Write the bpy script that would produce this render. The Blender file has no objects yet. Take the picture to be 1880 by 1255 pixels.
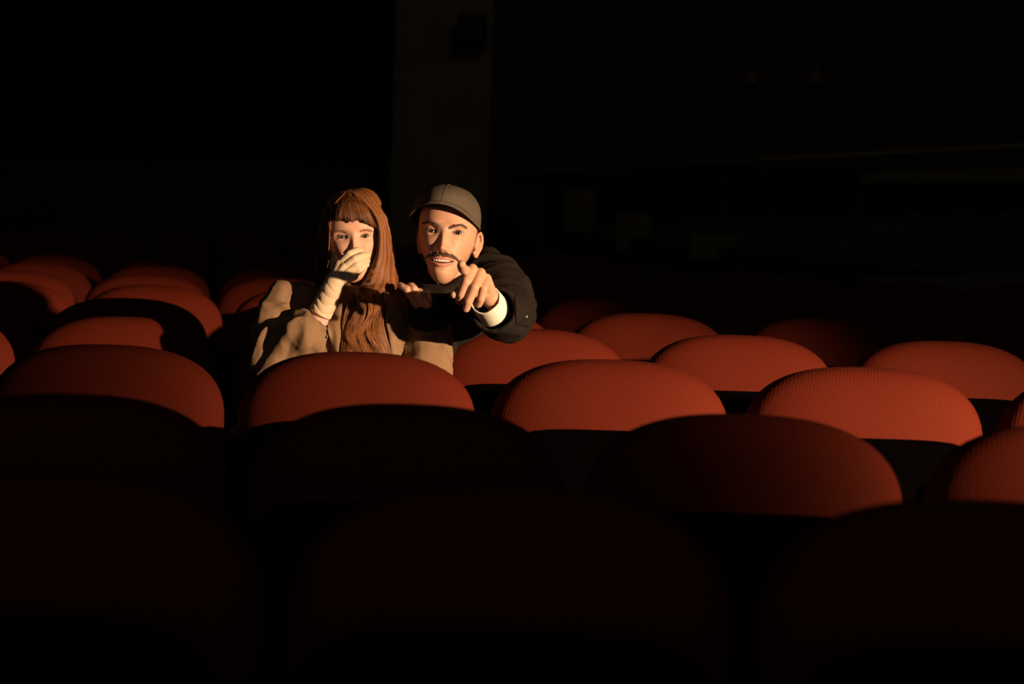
import bpy, bmesh, math, random
import numpy as np
from mathutils import Vector, Matrix, noise
from mathutils.bvhtree import BVHTree
random.seed(7); rng = np.random.default_rng(7)
S = bpy.context.scene
COL = S.collection
PI = math.pi

# ------------------------------------------------------------------ camera
F_PX = 3300.0
YAW, PIT, ROLL = -0.0210, 0.0235, 0.0305
TOP, RAKE = 0.85, 0.10
CAMZ = TOP + 0.3295
FW = np.array([math.sin(YAW)*math.cos(PIT), math.cos(YAW)*math.cos(PIT), math.sin(PIT)])
r0 = np.array([math.cos(YAW), -math.sin(YAW), 0.0]); u0 = np.cross(r0, FW)
RT = r0*math.cos(ROLL) + u0*math.sin(ROLL); UP = -r0*math.sin(ROLL) + u0*math.cos(ROLL)
CP = np.array([0.0, 0.0, CAMZ])
cam = bpy.data.cameras.new('camera'); cam_ob = bpy.data.objects.new('camera', cam); COL.objects.link(cam_ob)
cam.sensor_width = 36.0; cam.lens = F_PX/1880*36.0; cam.clip_start = 0.05; cam.clip_end = 100
cam_ob.matrix_world = Matrix([[RT[0], UP[0], -FW[0], CP[0]], [RT[1], UP[1], -FW[1], CP[1]], [RT[2], UP[2], -FW[2], CP[2]], [0, 0, 0, 1]])
cam.dof.use_dof = True; cam.dof.focus_distance = 4.5; cam.dof.aperture_fstop = 3.3
S.camera = cam_ob

def cam_pt(px, py, d):
    """the point of the hall that lies d metres ahead along the line of sight through a spot of the photograph"""
    return CP + d*(FW + RT*((px-940.0)/F_PX) + UP*((627.5-py)/F_PX))

# ------------------------------------------------------------------ light: faint gloom + one follow spot
W = bpy.data.worlds.new('world'); S.world = W; W.use_nodes = True
W.node_tree.nodes['Background'].inputs[0].default_value = (0.9, 0.85, 1.0, 1)
W.node_tree.nodes['Background'].inputs[1].default_value = 0.05
AIM = np.array([0.01, 4.64, 1.00]); SPOT = np.array([5.03, 0.05, 1.66])
sl = bpy.data.lights.new('follow_spot', 'SPOT'); so = bpy.data.objects.new('follow_spot', sl); COL.objects.link(so)
sl.energy = 4750; sl.color = (1.0, 0.69, 0.44); sl.spot_size = math.radians(24.2); sl.spot_blend = 1.0; sl.shadow_soft_size = 0.06
hl = bpy.data.lights.new('fill_light', 'POINT'); ho = bpy.data.objects.new('fill_light', hl); COL.objects.link(ho)  # added fill lamp without a fixture, keeps the walls just visible
hl.energy = 28.0; hl.color = (1.0, 0.85, 0.55); hl.shadow_soft_size = 0.4; ho.location = (1.5, 15.0, 8.4)
so.location = SPOT; so.rotation_euler = Vector(AIM-SPOT).to_track_quat('-Z', 'Y').to_euler()
S.view_settings.view_transform = 'Standard'; S.view_settings.look = 'None'; S.view_settings.gamma = 1.0
S.view_settings.exposure = 0.0; S.view_settings.use_curve_mapping = False

# ------------------------------------------------------------------ materials
def mat(name, color, rough=0.7, spec=0.3, metal=0.0, attr=None, bump=None, coat=0.0, sss=0.0, var=None, sheen=0.0):
    m = bpy.data.materials.new(name); m.use_nodes = True; nt = m.node_tree; b = nt.nodes['Principled BSDF']
    b.inputs['Base Color'].default_value = (*color, 1); b.inputs['Roughness'].default_value = rough
    b.inputs['Specular IOR Level'].default_value = spec; b.inputs['Metallic'].default_value = metal
    b.inputs['Coat Weight'].default_value = coat; b.inputs['Sheen Weight'].default_value = sheen
    b.inputs['Coat Roughness'].default_value = 0.05
    if sss:
        b.inputs['Subsurface Weight'].default_value = sss; b.inputs['Subsurface Radius'].default_value = (1.0, 0.35, 0.2); b.inputs['Subsurface Scale'].default_value = 0.006
    tc = nt.nodes.new('ShaderNodeTexCoord'); src = None
    if attr:
        a = nt.nodes.new('ShaderNodeAttribute'); a.attribute_name = attr; src = a.outputs['Color']
    if var:     # (scale, amount): mottled wear in the colour
        n = nt.nodes.new('ShaderNodeTexNoise'); n.inputs['Scale'].default_value = var[0]; n.inputs['Detail'].default_value = 5
        nt.links.new(tc.outputs['Object'], n.inputs['Vector'])
        mr = nt.nodes.new('ShaderNodeMapRange'); mr.inputs[1].default_value = .3; mr.inputs[2].default_value = .7
        mr.inputs[3].default_value = 1-var[1]; mr.inputs[4].default_value = 1+var[1]
        nt.links.new(n.outputs['Fac'], mr.inputs[0])
        mx = nt.nodes.new('ShaderNodeMix'); mx.data_type = 'RGBA'; mx.blend_type = 'MULTIPLY'; mx.inputs[0].default_value = 1
        mx.inputs[6].default_value = (*color, 1)
        if src: nt.links.new(src, mx.inputs[6])
        nt.links.new(mr.outputs[0], mx.inputs[7]); src = mx.outputs[2]
    if src: nt.links.new(src, b.inputs['Base Color'])
    if bump:    # (scale, strength, distance)
        n = nt.nodes.new('ShaderNodeTexNoise'); n.inputs['Scale'].default_value = bump[0]; n.inputs['Detail'].default_value = 3
        nt.links.new(tc.outputs['Object'], n.inputs['Vector'])
        bp = nt.nodes.new('ShaderNodeBump'); bp.inputs['Strength'].default_value = bump[1]; bp.inputs['Distance'].default_value = bump[2]
        nt.links.new(n.outputs['Fac'], bp.inputs['Height']); nt.links.new(bp.outputs[0], b.inputs['Normal'])
    return m

def weave_mat():
    """red upholstery with a diagonal basket weave of small raised dots"""
    m = mat('red_weave', (0.17, 0.026, 0.012), rough=.8, spec=.08, sheen=.0); nt = m.node_tree; b = nt.nodes['Principled BSDF']
    tc = nt.nodes.new('ShaderNodeTexCoord'); sep = nt.nodes.new('ShaderNodeSeparateXYZ'); nt.links.new(tc.outputs['Object'], sep.inputs[0])
    def math_(op, a, c=None):
        n = nt.nodes.new('ShaderNodeMath'); n.operation = op
        for i, v in enumerate((a, c)):
            if v is None: continue
            if isinstance(v, (int, float)): n.inputs[i].default_value = v
            else: nt.links.new(v, n.inputs[i])
        return n.outputs[0]
    K = 2*PI/0.0115
    sx = math_('SINE', math_('MULTIPLY', math_('ADD', sep.outputs[0], math_('MULTIPLY', sep.outputs[2], .9)), K))
    sz = math_('SINE', math_('MULTIPLY', math_('SUBTRACT', math_('MULTIPLY', sep.outputs[0], .45), sep.outputs[2]), K*1.25))
    h = math_('MULTIPLY', sx, sz); hh = math_('ADD', math_('MULTIPLY', h, .5), .5)
    mx = nt.nodes.new('ShaderNodeMix'); mx.data_type = 'RGBA'; nt.links.new(hh, mx.inputs[0])
    mx.inputs[6].default_value = (0.086, 0.0100, 0.0036, 1); mx.inputs[7].default_value = (0.116, 0.0148, 0.0050, 1)
    nt.links.new(mx.outputs[2], b.inputs['Base Color'])
    bp = nt.nodes.new('ShaderNodeBump'); bp.inputs['Strength'].default_value = .35; bp.inputs['Distance'].default_value = .0010
    nt.links.new(hh, bp.inputs['Height']); nt.links.new(bp.outputs[0], b.inputs['Normal'])
    return m

M = dict(
    weave=weave_mat(),
    shell=mat('seat_shell', (0.0012, 0.0008, 0.0008), rough=1.0, spec=.0),  # near-black colour stands in for the shadow of the row in front
    metal=mat('seat_metal', (0.02, 0.02, 0.022), rough=.5, metal=.6),
    carpet=mat('carpet', (0.035, 0.018, 0.016), rough=.95, spec=.05, var=(30, .4)),
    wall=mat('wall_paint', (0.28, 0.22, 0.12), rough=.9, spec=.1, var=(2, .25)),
    dado=mat('dado', (0.10, 0.065, 0.045), rough=.85, spec=.1, var=(3, .25)),
    blue=mat('blue_drape', (0.014, 0.024, 0.080), rough=.9, spec=.1),
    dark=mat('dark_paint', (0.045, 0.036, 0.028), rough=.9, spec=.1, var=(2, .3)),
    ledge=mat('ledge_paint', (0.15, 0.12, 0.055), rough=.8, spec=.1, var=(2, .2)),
    blueseat=mat('navy_upholstery', (0.010, 0.011, 0.028), rough=.85, spec=.1),
    skin=mat('skin', (0.55, 0.30, 0.19), rough=.52, spec=.35, attr='skin', sss=.12, bump=(900, .08, .0006)),
    eyewhite=mat('eye', (0.75, 0.70, 0.65), rough=.12, spec=.6, attr='tint', coat=1.0),
    hair=mat('auburn_hair', (0.20, 0.06, 0.02), rough=.42, spec=.45, attr='tint'),
    darkhair=mat('dark_hair', (0.095, 0.050, 0.026), rough=.5, spec=.4),
    paintedbrow=mat('auburn_brow', (0.36, 0.17, 0.09), rough=.6, spec=.2),
    wool=mat('camel_wool', (0.235, 0.140, 0.075), rough=.95, spec=.05, var=(800, .28), bump=(1100, .35, .0010), sheen=0),
    coat=mat('charcoal_wool', (0.018, 0.0130, 0.0095), rough=.9, spec=.08, var=(700, .3), bump=(1000, .35, .0010)),
    lining=mat('black_lining', (0.008, 0.008, 0.010), rough=.6, spec=.2),
    blouse=mat('pale_pink_cotton', (0.62, 0.40, 0.34), rough=.8),
    glove=mat('cream_leather', (0.64, 0.46, 0.29), rough=.6, spec=.25, bump=(160, .25, .0012), var=(40, .06)),
    glove_line=mat('cream_stitch', (0.30, 0.20, 0.12), rough=.8),
    shirt=mat('white_cotton', (0.80, 0.74, 0.60), rough=.8, spec=.2, bump=(120, .2, .002)),
    cap=mat('grey_cap', (0.105, 0.080, 0.055), rough=.95, spec=.05, var=(500, .25), bump=(620, .5, .0014)),
    capseam=mat('cap_seam', (0.16, 0.125, 0.09), rough=.9),
    trousers=mat('dark_trousers', (0.02, 0.02, 0.025), rough=.9),
    shoe=mat('black_shoe', (0.012, 0.010, 0.010), rough=.4),
    teeth=mat('teeth', (0.80, 0.72, 0.58), rough=.25, spec=.5),
    button=mat('black_button', (0.02, 0.018, 0.016), rough=.25, spec=.6),
    grey=mat('grey_box', (0.05, 0.05, 0.05), rough=.6),
    speaker=mat('speaker_black', (0.008, 0.008, 0.012), rough=.7),
    shirtbutton=mat('cream_button', (0.55, 0.44, 0.28), rough=.4),
)

# ------------------------------------------------------------------ mesh helpers
def mk(name, v, f, m, parent=None, smooth=True, loc=None, attrs=None):
    me = bpy.data.meshes.new(name)
    if isinstance(f, np.ndarray):       # all quads: quick path
        me.vertices.add(len(v)); me.vertices.foreach_set('co', np.ascontiguousarray(v, dtype=np.float32).ravel())
        me.loops.add(f.size); me.loops.foreach_set('vertex_index', np.ascontiguousarray(f, dtype=np.int32).ravel())
        me.polygons.add(len(f)); me.polygons.foreach_set('loop_start', np.arange(0, f.size, 4, dtype=np.int32)); me.update(calc_edges=True)
    else:
        me.from_pydata([tuple(map(float, p)) for p in v], [], [tuple(map(int, q)) for q in f]); me.update()
    if smooth: me.polygons.foreach_set('use_smooth', [True]*len(me.polygons))
    if m: me.materials.append(m)
    if attrs:
        for an, data in attrs.items():
            at = me.color_attributes.new(an, 'FLOAT_COLOR', 'POINT')
            d = np.ones((len(v), 4)); d[:, :3] = data; at.data.foreach_set('color', d.ravel())
    o = bpy.data.objects.new(name, me); COL.objects.link(o)
    if parent: o.parent = parent
    if loc is not None: o.location = loc
    return o

def thing(name, label, cat, loc, group=None):
    o = bpy.data.objects.new(name, None); COL.objects.link(o); o.location = Vector([float(c) for c in loc]); o.empty_display_size = .1
    o['label'] = label; o['category'] = cat
    if group: o['group'] = group
    return o

def struct(name, v, f, m, smooth=False):
    o = mk(name, v, f, m, smooth=smooth); o['kind'] = 'structure'; return o

def box(c, s, rot=None, bev=0.0):
    """box centred at c, full size s, optional bevel; returns verts, faces"""
    bm = bmesh.new(); bmesh.ops.create_cube(bm, size=1)
    for v in bm.verts: v.co = Vector((v.co.x*s[0], v.co.y*s[1], v.co.z*s[2]))
    if bev: bmesh.ops.bevel(bm, geom=list(bm.edges), offset=bev, segments=3, affect='EDGES', profile=.5)
    if rot is not None: bmesh.ops.transform(bm, matrix=rot.to_4x4(), verts=bm.verts)
    v = np.array([tuple(q.co) for q in bm.verts])+np.array(c, float); bm.verts.index_update()
    f = [tuple(q.index for q in p.verts) for p in bm.faces]; bm.free()
    return v, f

def join(*parts):
    V, Fc, n = [], [], 0
    for v, f in parts:
        V.append(np.asarray(v, float)); Fc += [tuple(i+n for i in q) for q in f]; n += len(v)
    return np.vstack(V), Fc

def frame(a):
    a = a/np.linalg.norm(a); h = np.array([0, 0, 1.]) if abs(a[2]) < .9 else np.array([1., 0, 0])
    x = np.cross(h, a); x /= np.linalg.norm(x); return x, np.cross(a, x), a

def cap_seg(p0, r0_, p1, r1_, n=20, k=6, flat=None):
    """tapered capsule as a closed surface; flat=(direction, factor) squashes it"""
    p0 = np.array(p0, float); p1 = np.array(p1, float); x, y, a = frame(p1-p0); L = np.linalg.norm(p1-p0); R = []
    for i in range(k+1): t = PI/2*(i/k); R.append((-r0_*math.cos(t), r0_*math.sin(t)))
    for i in range(k+1): t = PI/2*(i/k); R.append((L+r1_*math.sin(t), r1_*math.cos(t)))
    V = []; Fc = []
    for s, r in R:
        r = max(r, 1e-5)
        for j in range(n):
            q = 2*PI*j/n; o = x*math.cos(q)*r + y*math.sin(q)*r
            if flat is not None:
                dr = np.array(flat[0], float); dr = dr/np.linalg.norm(dr); o = o - dr*np.dot(o, dr)*(1-flat[1])
            V.append(p0+a*s+o)
    m = len(R)
    for i in range(m-1):
        for j in range(n): Fc.append((i*n+j, i*n+(j+1) % n, (i+1)*n+(j+1) % n, (i+1)*n+j))
    Fc.append(tuple(range(n))[::-1]); Fc.append(tuple((m-1)*n+j for j in range(n)))
    return np.array(V), Fc

def chain(pts, rad, flat=None):
    return join(*[cap_seg(pts[i], rad[i], pts[i+1], rad[i+1], flat=flat) for i in range(len(pts)-1)])

def ell(c, r, rot=None, n=28, m=18):
    V = []; Fc = []
    for i in range(m+1):
        t = PI*i/m
        for j in range(n):
            q = 2*PI*j/n; V.append((r[0]*max(math.sin(t), 1e-4)*math.cos(q), r[1]*max(math.sin(t), 1e-4)*math.sin(q), r[2]*math.cos(t)))
    for i in range(m):
        for j in range(n): Fc.append((i*n+j, (i+1)*n+j, (i+1)*n+(j+1) % n, i*n+(j+1) % n))
    Fc.append(tuple(range(n))); Fc.append(tuple(m*n+j for j in range(n))[::-1])
    V = np.array(V)
    if rot is not None: V = V @ np.array(rot).T
    return V+np.array(c, float), Fc

def pipe(p0, r0_, p1, r1_, wall=.006, n=40, k=10):
    """hollow sleeve end: open tube with a wall"""
    p0 = np.array(p0, float); p1 = np.array(p1, float); x, y, a = frame(p1-p0); L = np.linalg.norm(p1-p0)
    prof = [(L*i/k, r0_+(r1_-r0_)*i/k) for i in range(k+1)] + [(L-L*i/k, r1_+(r0_-r1_)*i/k-wall) for i in range(k+1)]
    V = [p0+a*s+(x*math.cos(2*PI*j/n)+y*math.sin(2*PI*j/n))*r for s, r in prof for j in range(n)]; m = len(prof)
    Fc = [(i*n+j, i*n+(j+1) % n, ((i+1) % m)*n+(j+1) % n, ((i+1) % m)*n+j) for i in range(m) for j in range(n)]
    return np.array(V), Fc

def blob(parts, voxel, smooth=6, fac=.5):
    """melt overlapping solids into one continuous surface"""
    v, f = join(*parts); o = mk('tmp', v, f, None)
    r = o.modifiers.new('r', 'REMESH'); r.mode = 'VOXEL'; r.voxel_size = voxel
    if smooth: s = o.modifiers.new('s', 'SMOOTH'); s.factor = fac; s.iterations = smooth
    dg = bpy.context.evaluated_depsgraph_get(); e = o.evaluated_get(dg).to_mesh()
    n = len(e.vertices); V = np.empty(n*3); e.vertices.foreach_get('co', V); V = V.reshape(-1, 3)
    N = np.empty(n*3); e.vertices.foreach_get('normal', N); N = N.reshape(-1, 3)
    Fc = [tuple(p.vertices) for p in e.polygons]
    o.evaluated_get(dg).to_mesh_clear(); me = o.data; bpy.data.objects.remove(o); bpy.data.meshes.remove(me)
    return V, Fc, N

def folds(V, N, regions):
    """push cloth in and out along its normal: regions = (centre, radius, axis, freq along axis, freq across, amplitude, seed)"""
    out = V.copy()
    for c, R_, ax, fa, fc, amp, sd in regions:
        c = np.array(c, float); ax = np.array(ax, float); ax /= np.linalg.norm(ax)
        w = np.exp(-(((V-c)**2).sum(1))/(R_*R_)); idx = np.where(w > .03)[0]
        for i in idx:
            p = V[i]-c; s = p@ax; q = (p-ax*s)*fc + ax*s*fa
            n1 = noise.noise(Vector((q[0]+sd, q[1]+sd*1.7, q[2]-sd)))
            n2 = noise.noise(Vector((q[0]*2.1-sd, q[1]*2.1+sd, q[2]*2.1)))
            h = (1-min(1, abs(n1)*2.4))**1.3 - .35 + .12*n2
            out[i] += N[i]*amp*w[i]*h
    return out

def tubes(paths, radii, sides=3):
    """many tapered strands in one mesh; paths: list of (m,3)"""
    V = []; Fc = []; n = 0
    for P, r in zip(paths, radii):
        P = np.asarray(P); m = len(P); T = np.gradient(P, axis=0); T /= np.linalg.norm(T, axis=1)[:, None]+1e-9
        h = np.array([0.3, 1, .2]); X = np.cross(T, h); X /= np.linalg.norm(X, axis=1)[:, None]+1e-9; Y = np.cross(T, X)
        t = np.linspace(0, 1, m); rr = r*np.minimum(1, np.minimum(t*8+.4, (1-t)*5+.12))
        for j in range(sides):
            q = 2*PI*j/sides; V.append(P+X*(rr*math.cos(q))[:, None]+Y*(rr*math.sin(q))[:, None])
        ii = np.arange(m-1)
        for j in range(sides):
            a = n+j*m; b = n+((j+1) % sides)*m
            Fc.append(np.stack([a+ii, b+ii, b+ii+1, a+ii+1], 1))
        n += sides*m
    return np.vstack(V), np.vstack(Fc)

def catmull(pts, m):
    pts = np.asarray(pts, float); P = np.vstack([2*pts[0]-pts[1], pts, 2*pts[-1]-pts[-2]]); n = len(pts)-1
    t = np.linspace(0, n-1e-6, m); i = t.astype(int); u = (t-i)[:, None]
    a, b, c, d = P[i], P[i+1], P[i+2], P[i+3]
    return .5*(2*b+(c-a)*u+(2*a-5*b+4*c-d)*u*u+(3*b-a-3*c+d)*u**3)

def sstep(a, b, x): t = np.clip((x-a)/(b-a), 0, 1); return t*t*(3-2*t)

# ------------------------------------------------------------------ the hall
def quad(a, b, c, d): return [a, b, c, d], [(0, 1, 2, 3)]
XL, XR, YB = -9.0, 9.0, 24.5
fv = [(XL, -2, -.2), (XR, -2, -.2), (XR, YB+1, RAKE*(YB+1)), (XL, YB+1, RAKE*(YB+1))]
v, f = quad(*fv); fv2 = np.array(v); v = np.vstack([fv2, fv2-np.array([0, 0, .2])])
struct('floor', v, [(0, 1, 2, 3), (7, 6, 5, 4), (0, 4, 5, 1), (1, 5, 6, 2), (2, 6, 7, 3), (3, 7, 4, 0)], M['carpet'])
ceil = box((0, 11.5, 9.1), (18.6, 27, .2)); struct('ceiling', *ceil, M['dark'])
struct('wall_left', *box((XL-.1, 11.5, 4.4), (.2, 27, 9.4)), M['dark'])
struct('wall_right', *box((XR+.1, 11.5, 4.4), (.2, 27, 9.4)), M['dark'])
def zz(py, d): return cam_pt(940, py, d)[2]
def xx(px, d): return cam_pt(px, 300, d)[0]
zl = zz(290, 24)                                  # top of the rear dado
struct('wall_rear', *join(box((0, YB+.1, zl/2), (18.2, .2, zl)), box((xx(880, 24)/2+XR/2, YB+.12, (zl+9)/2), (XR-xx(880, 24), .2, 9.2-zl))), M['dado'])
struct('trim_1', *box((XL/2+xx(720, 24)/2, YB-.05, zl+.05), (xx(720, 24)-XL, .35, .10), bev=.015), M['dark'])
# recessed bay above the dado, hung with a dark blue drape
def drape_wall(x0, x1, z0, z1, y):
    n = 260; V = []; Fc = []
    for i in range(n+1):
        x = x0+(x1-x0)*i/n; yy = y+.07*math.sin(x*11)+.03*math.sin(x*23+1)
        V += [(x, yy, z0), (x, yy, z1)]
        if i: Fc.append((2*i-2, 2*i, 2*i+1, 2*i-1))
    return V, Fc
cu = mk('curtain', *drape_wall(XL, xx(722, 24), zl-.02, 9.0, YB+.9), M['blue'])
cu['label'] = 'dark blue drape hanging in the wide recess of the rear wall'; cu['category'] = 'curtain'
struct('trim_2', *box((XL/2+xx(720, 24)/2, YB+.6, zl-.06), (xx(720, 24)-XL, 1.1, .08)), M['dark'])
# square pillar with a loudspeaker
px0, px1 = xx(716, 23.6), xx(897, 23.6)
struct('pillar_1', *join(box(((px0+px1)/2, YB-.45, 5.2), (px1-px0, .9, 8), bev=.02), box(((px0+px1)/2, YB-.45, 2.8), (px1-px0+.1, 1.0, .35), bev=.02)), M['wall'])
sp = thing('loudspeaker', 'small black loudspeaker mounted high on the pale pillar', 'loudspeaker', np.array([cam_pt(866, 48, 23.1)[0], YB-.9-.30, cam_pt(866, 48, 23.1)[2]]))
c0 = np.zeros(3)
mk('cabinet', *box((0, 0, 0), (.36, .26, .40), bev=.02), M['speaker'], sp)
mk('woofer', *join(ell((0, -.13, -.05), (.12, .02, .12)), ell((0, -.13, .12), (.04, .015, .04))), M['grey'], sp)
mk('bracket', *join(box((0, .20, 0), (.06, .16, .06)), box((0, .29, 0), (.16, .03, .16))), M['metal'], sp)
# side gallery on the right: parapet, lit ledge, raised steps, navy seats
g0, g1 = xx(1005, 20), 8.95
zlo, zhi = zz(335, 20.5), zz(302, 20.5)
def band(name, pxa, pya, da, pxb, pyb, db, hpx_a, hpx_b, m, th=.25):
    a = cam_pt(pxa, pya, da); b = cam_pt(pxb, pyb, db); a2 = cam_pt(pxa, pya+hpx_a, da); b2 = cam_pt(pxb, pyb+hpx_b, db)
    o = np.array([0, th, 0]); V = [a, b, b2, a2, a+o, b+o, b2+o, a2+o]
    struct(name, V, [(0, 3, 2, 1), (4, 5, 6, 7), (0, 1, 5, 4), (3, 7, 6, 2), (0, 4, 7, 3), (1, 2, 6, 5)], m)
band('wall_gallery', 935, 318, 23.5, 1960, 262, 17.0, 30, 70, M['ledge'])
band('trim_3', 925, 316, 23.4, 1970, 259, 16.8, 4, 5, M['wall'], .5)
band('wall_parapet', 1585, 506, 11.0, 1960, 503, 9.6, 26, 32, M['wall'], .2)
for i, (pa, pb, qa, qb, dd) in enumerate([(1038, 1090, 345, 425, 20.5), (1132, 1192, 388, 460, 19.0), (1268, 1372, 430, 478, 17.0), (1010, 1036, 330, 420, 21.5)]):
    a = cam_pt(pa, qa, dd); b = cam_pt(pb, qb, dd)
    struct('step_wall', *box(((a[0]+b[0])/2, dd+.3, (a[2]+b[2])/2), (b[0]-a[0], .5, abs(a[2]-b[2])), bev=.01), M['ledge'])
tv = [cam_pt(1000, 425, 21.5), cam_pt(1960, 520, 12.0), cam_pt(1960, 330, 17.2), cam_pt(1000, 345, 23.4)]
tb = [np.array([p[0], p[1], p[1]*RAKE-.05]) for p in tv]
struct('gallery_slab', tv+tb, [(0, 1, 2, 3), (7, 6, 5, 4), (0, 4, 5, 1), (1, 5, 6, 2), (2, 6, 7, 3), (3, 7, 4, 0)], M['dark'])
for i, (px, py) in enumerate([(1379, 124), (1497, 120)]):
    t = thing('wall_lamp', ['unlit pale wall lamp high on rear wall, the one nearer the pillar', 'unlit pale wall lamp high on rear wall, farther from the pillar'][i], 'lamp', (xx(px, 24.3), YB-.06, zz(py, 24.3)), 'unlit lamps on the rear wall')
    mk('backplate', *box((0, .04, 0), (.12, .02, .18), bev=.004), M['wall'], t)
    mk('lamp_shade', *join(cap_seg((0, -.02, -.07), .045, (0, -.02, .07), .05)), M['wall'], t)

# ------------------------------------------------------------------ theatre seats
def outline(q, a, zc, bt, bb, n=2.35, nb=5.0):
    c, s = math.cos(q), math.sin(q); e, b = (n, bt) if s >= 0 else (nb, bb)
    r = (abs(c/a)**e+abs(s/b)**e)**(-1/e); return r*c, zc+r*s
def pad(a, zc, bt, bb, T, back, pw=2.6, n=72, m=16, lean=0.0, nn=2.35, nb=5.0):
    """cushion with a domed outline, bulging towards -Y"""
    V = []; Fc = []
    rings = [(k/m, -T*(1-(k/m)**pw)**.55) for k in range(1, m+1)] + [(1.0, back*.4), (.985, back*.8), (.95, back), (.5, back)]
    V.append((0, -T, zc))
    for rho, y in rings:
        for j in range(n):
            x, z = outline(2*PI*j/n, a, zc, bt, bb, nn, nb); V.append((x*rho, y, zc+(z-zc)*rho))
    V.append((0, back, zc)); L = len(rings)
    for j in range(n): Fc.append((0, 1+(j+1) % n, 1+j)); Fc.append((len(V)-1, 1+(L-1)*n+j, 1+(L-1)*n+(j+1) % n))
    for i in range(L-1):
        for j in range(n): Fc.append((1+i*n+j, 1+i*n+(j+1) % n, 1+(i+1)*n+(j+1) % n, 1+(i+1)*n+j))
    V = np.array(V); V[:, 1] += (V[:, 2]-.45)*lean
    return V, Fc
LEAN = .06
ARC = .25          # the back wraps round the sitter a little
bk = pad(.260, .685, .165, .26, .074, .012, pw=2.3, lean=LEAN, nn=2.55)
sh = pad(.250, .665, .165, .30, -.018, .040, lean=LEAN)
seat_parts = {}
def proto_mesh(nm, v, f, m, smooth=True):
    me = bpy.data.meshes.new(nm); me.from_pydata([tuple(map(float, p)) for p in v], [], f); me.update()
    if smooth: me.polygons.foreach_set('use_smooth', [True]*len(me.polygons))
    me.materials.append(m); return me
RX = lambda a: Matrix.Rotation(a, 3, 'X')
me_back = proto_mesh('backrest', *bk, M['weave']); me_shell = proto_mesh('back_shell', *sh, M['shell'])
# tipped-up squab: its underside, blackened in place of the front row's shadow, faces the front
def squab(up):
    a = pad(.238, 0, .20, .20, .030, .004, n=56, m=8, nn=5.0, nb=4.0); b = pad(.242, 0, .205, .205, .045, .0, n=56, m=8, nn=5.0, nb=4.0)
    out = []
    for (v, f), side in ((a, 1), (b, -1)):
        v = v.copy()
        if up:      # upholstery towards the back, shell towards the front
            if side == 1: v[:, 1] *= -1; f = [q[::-1] for q in f]
            v = v @ np.array(RX(.05)).T + np.array([0, -.135, .495])
        else:
            if side == 1: v[:, 1] *= 1
            else: v[:, 1] *= -1; f = [q[::-1] for q in f]
            v = v @ np.array(RX(-PI/2+.06)).T + np.array([0, -.27, .445])
        out.append((v, f))
    return out
up = squab(True); dn = squab(False)
me_sq = proto_mesh('squab', *up[0], M['weave']); me_un = proto_mesh('squab_shell', *up[1], M['shell'])
me_sqd = proto_mesh('squab', *dn[0], M['weave']); me_und = proto_mesh('squab_shell', *dn[1], M['shell'])
ar = join(box((0, -.19, .615), (.040, .30, .035), bev=.012)); me_arm = proto_mesh('armrest', *ar, M['shell'])
st = join(box((0, -.15, .30), (.030, .22, .60), bev=.008), box((0, -.15, .012), (.06, .34, .024), bev=.006)); me_std = proto_mesh('standard', *st, M['metal'], False)
RESX = [.0174, .0044, -.0066, -.0099, -.0305, .0349, -.0097]; RESY = [.0057, -.0623, .0295, .042, .0219, -.0103, -.0265]
def seat_xy(r, c):
    rx = RESX[r] if r < 7 else 0; ry = RESY[r] if r < 7 else 0
    X = -.0557+.55*c-.1769*r+rx; return X, 2.0998+.8865*r+ry-.0018*X*X
ORD = 'zero first second third fourth fifth sixth seventh eighth ninth tenth eleventh twelfth thirteenth fourteenth fifteenth sixteenth'.split()
NUM = 'no one two three four five six seven eight nine ten eleven twelve thirteen fourteen fifteen sixteen'.split()
def seat(r, c):
    X, Y = seat_xy(r, c); z = RAKE*Y
    where = {0: 'third row before the woman', 1: 'second row before the woman', 2: 'row just before the woman', 3: "the woman's own row",
             4: 'first row behind the woman'}.get(r, ORD[min(r-3, 16)]+' row behind the woman')
    side = "directly in line with the woman's seat" if c == 0 else (NUM[abs(c)]+(' seat' if abs(c) == 1 else ' seats')+' to the '+('left' if c < 0 else 'right')+' of her')
    lab = ('red seat in '+where+', '+side).replace("directly in line with the woman's seat", 'straight in line with her')
    if (r, c) == (3, 0): lab = 'red theatre seat the red-haired woman in the camel coat sits on'
    if (r, c) == (4, 1): lab = 'red theatre seat the man in the cap sits on, leaning forward'
    if (r, c) == (3, 1): lab = 'brightly lit red seat under the elbow of the pointing man'
    t = thing('theatre_seat', lab, 'theatre seat', (X, Y, z), 'red theatre seats in the stalls')
    down = (r, c) in ((3, 0), (4, 1))
    def ch(nm, me, loc=(0, 0, 0), par=t):
        o = bpy.data.objects.new(nm, me); COL.objects.link(o); o.parent = par; o.location = loc; return o
    b = ch('backrest', me_back); ch('back_shell', me_shell)
    s = ch('squab', me_sqd if down else me_sq); ch('squab_shell', me_und if down else me_un, par=s)
    ch('armrest', me_arm, (.275, 0, 0)); ch('standard', me_std, (.275, 0, 0))
    return t
for r in range(0, 16):
    d = 2.1+.8865*r
    for c in range(-16, 24):
        X, Y = seat_xy(r, c)
        px = 940+(X+.021*Y)/Y*F_PX
        hw = .27/Y*F_PX
        if px+hw < -8 or px-hw > 1888: continue
        if r >= 9 and X > 1.2-(r-9)*.35: continue
        if X > 4.0: continue
        seat(r, c)
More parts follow.
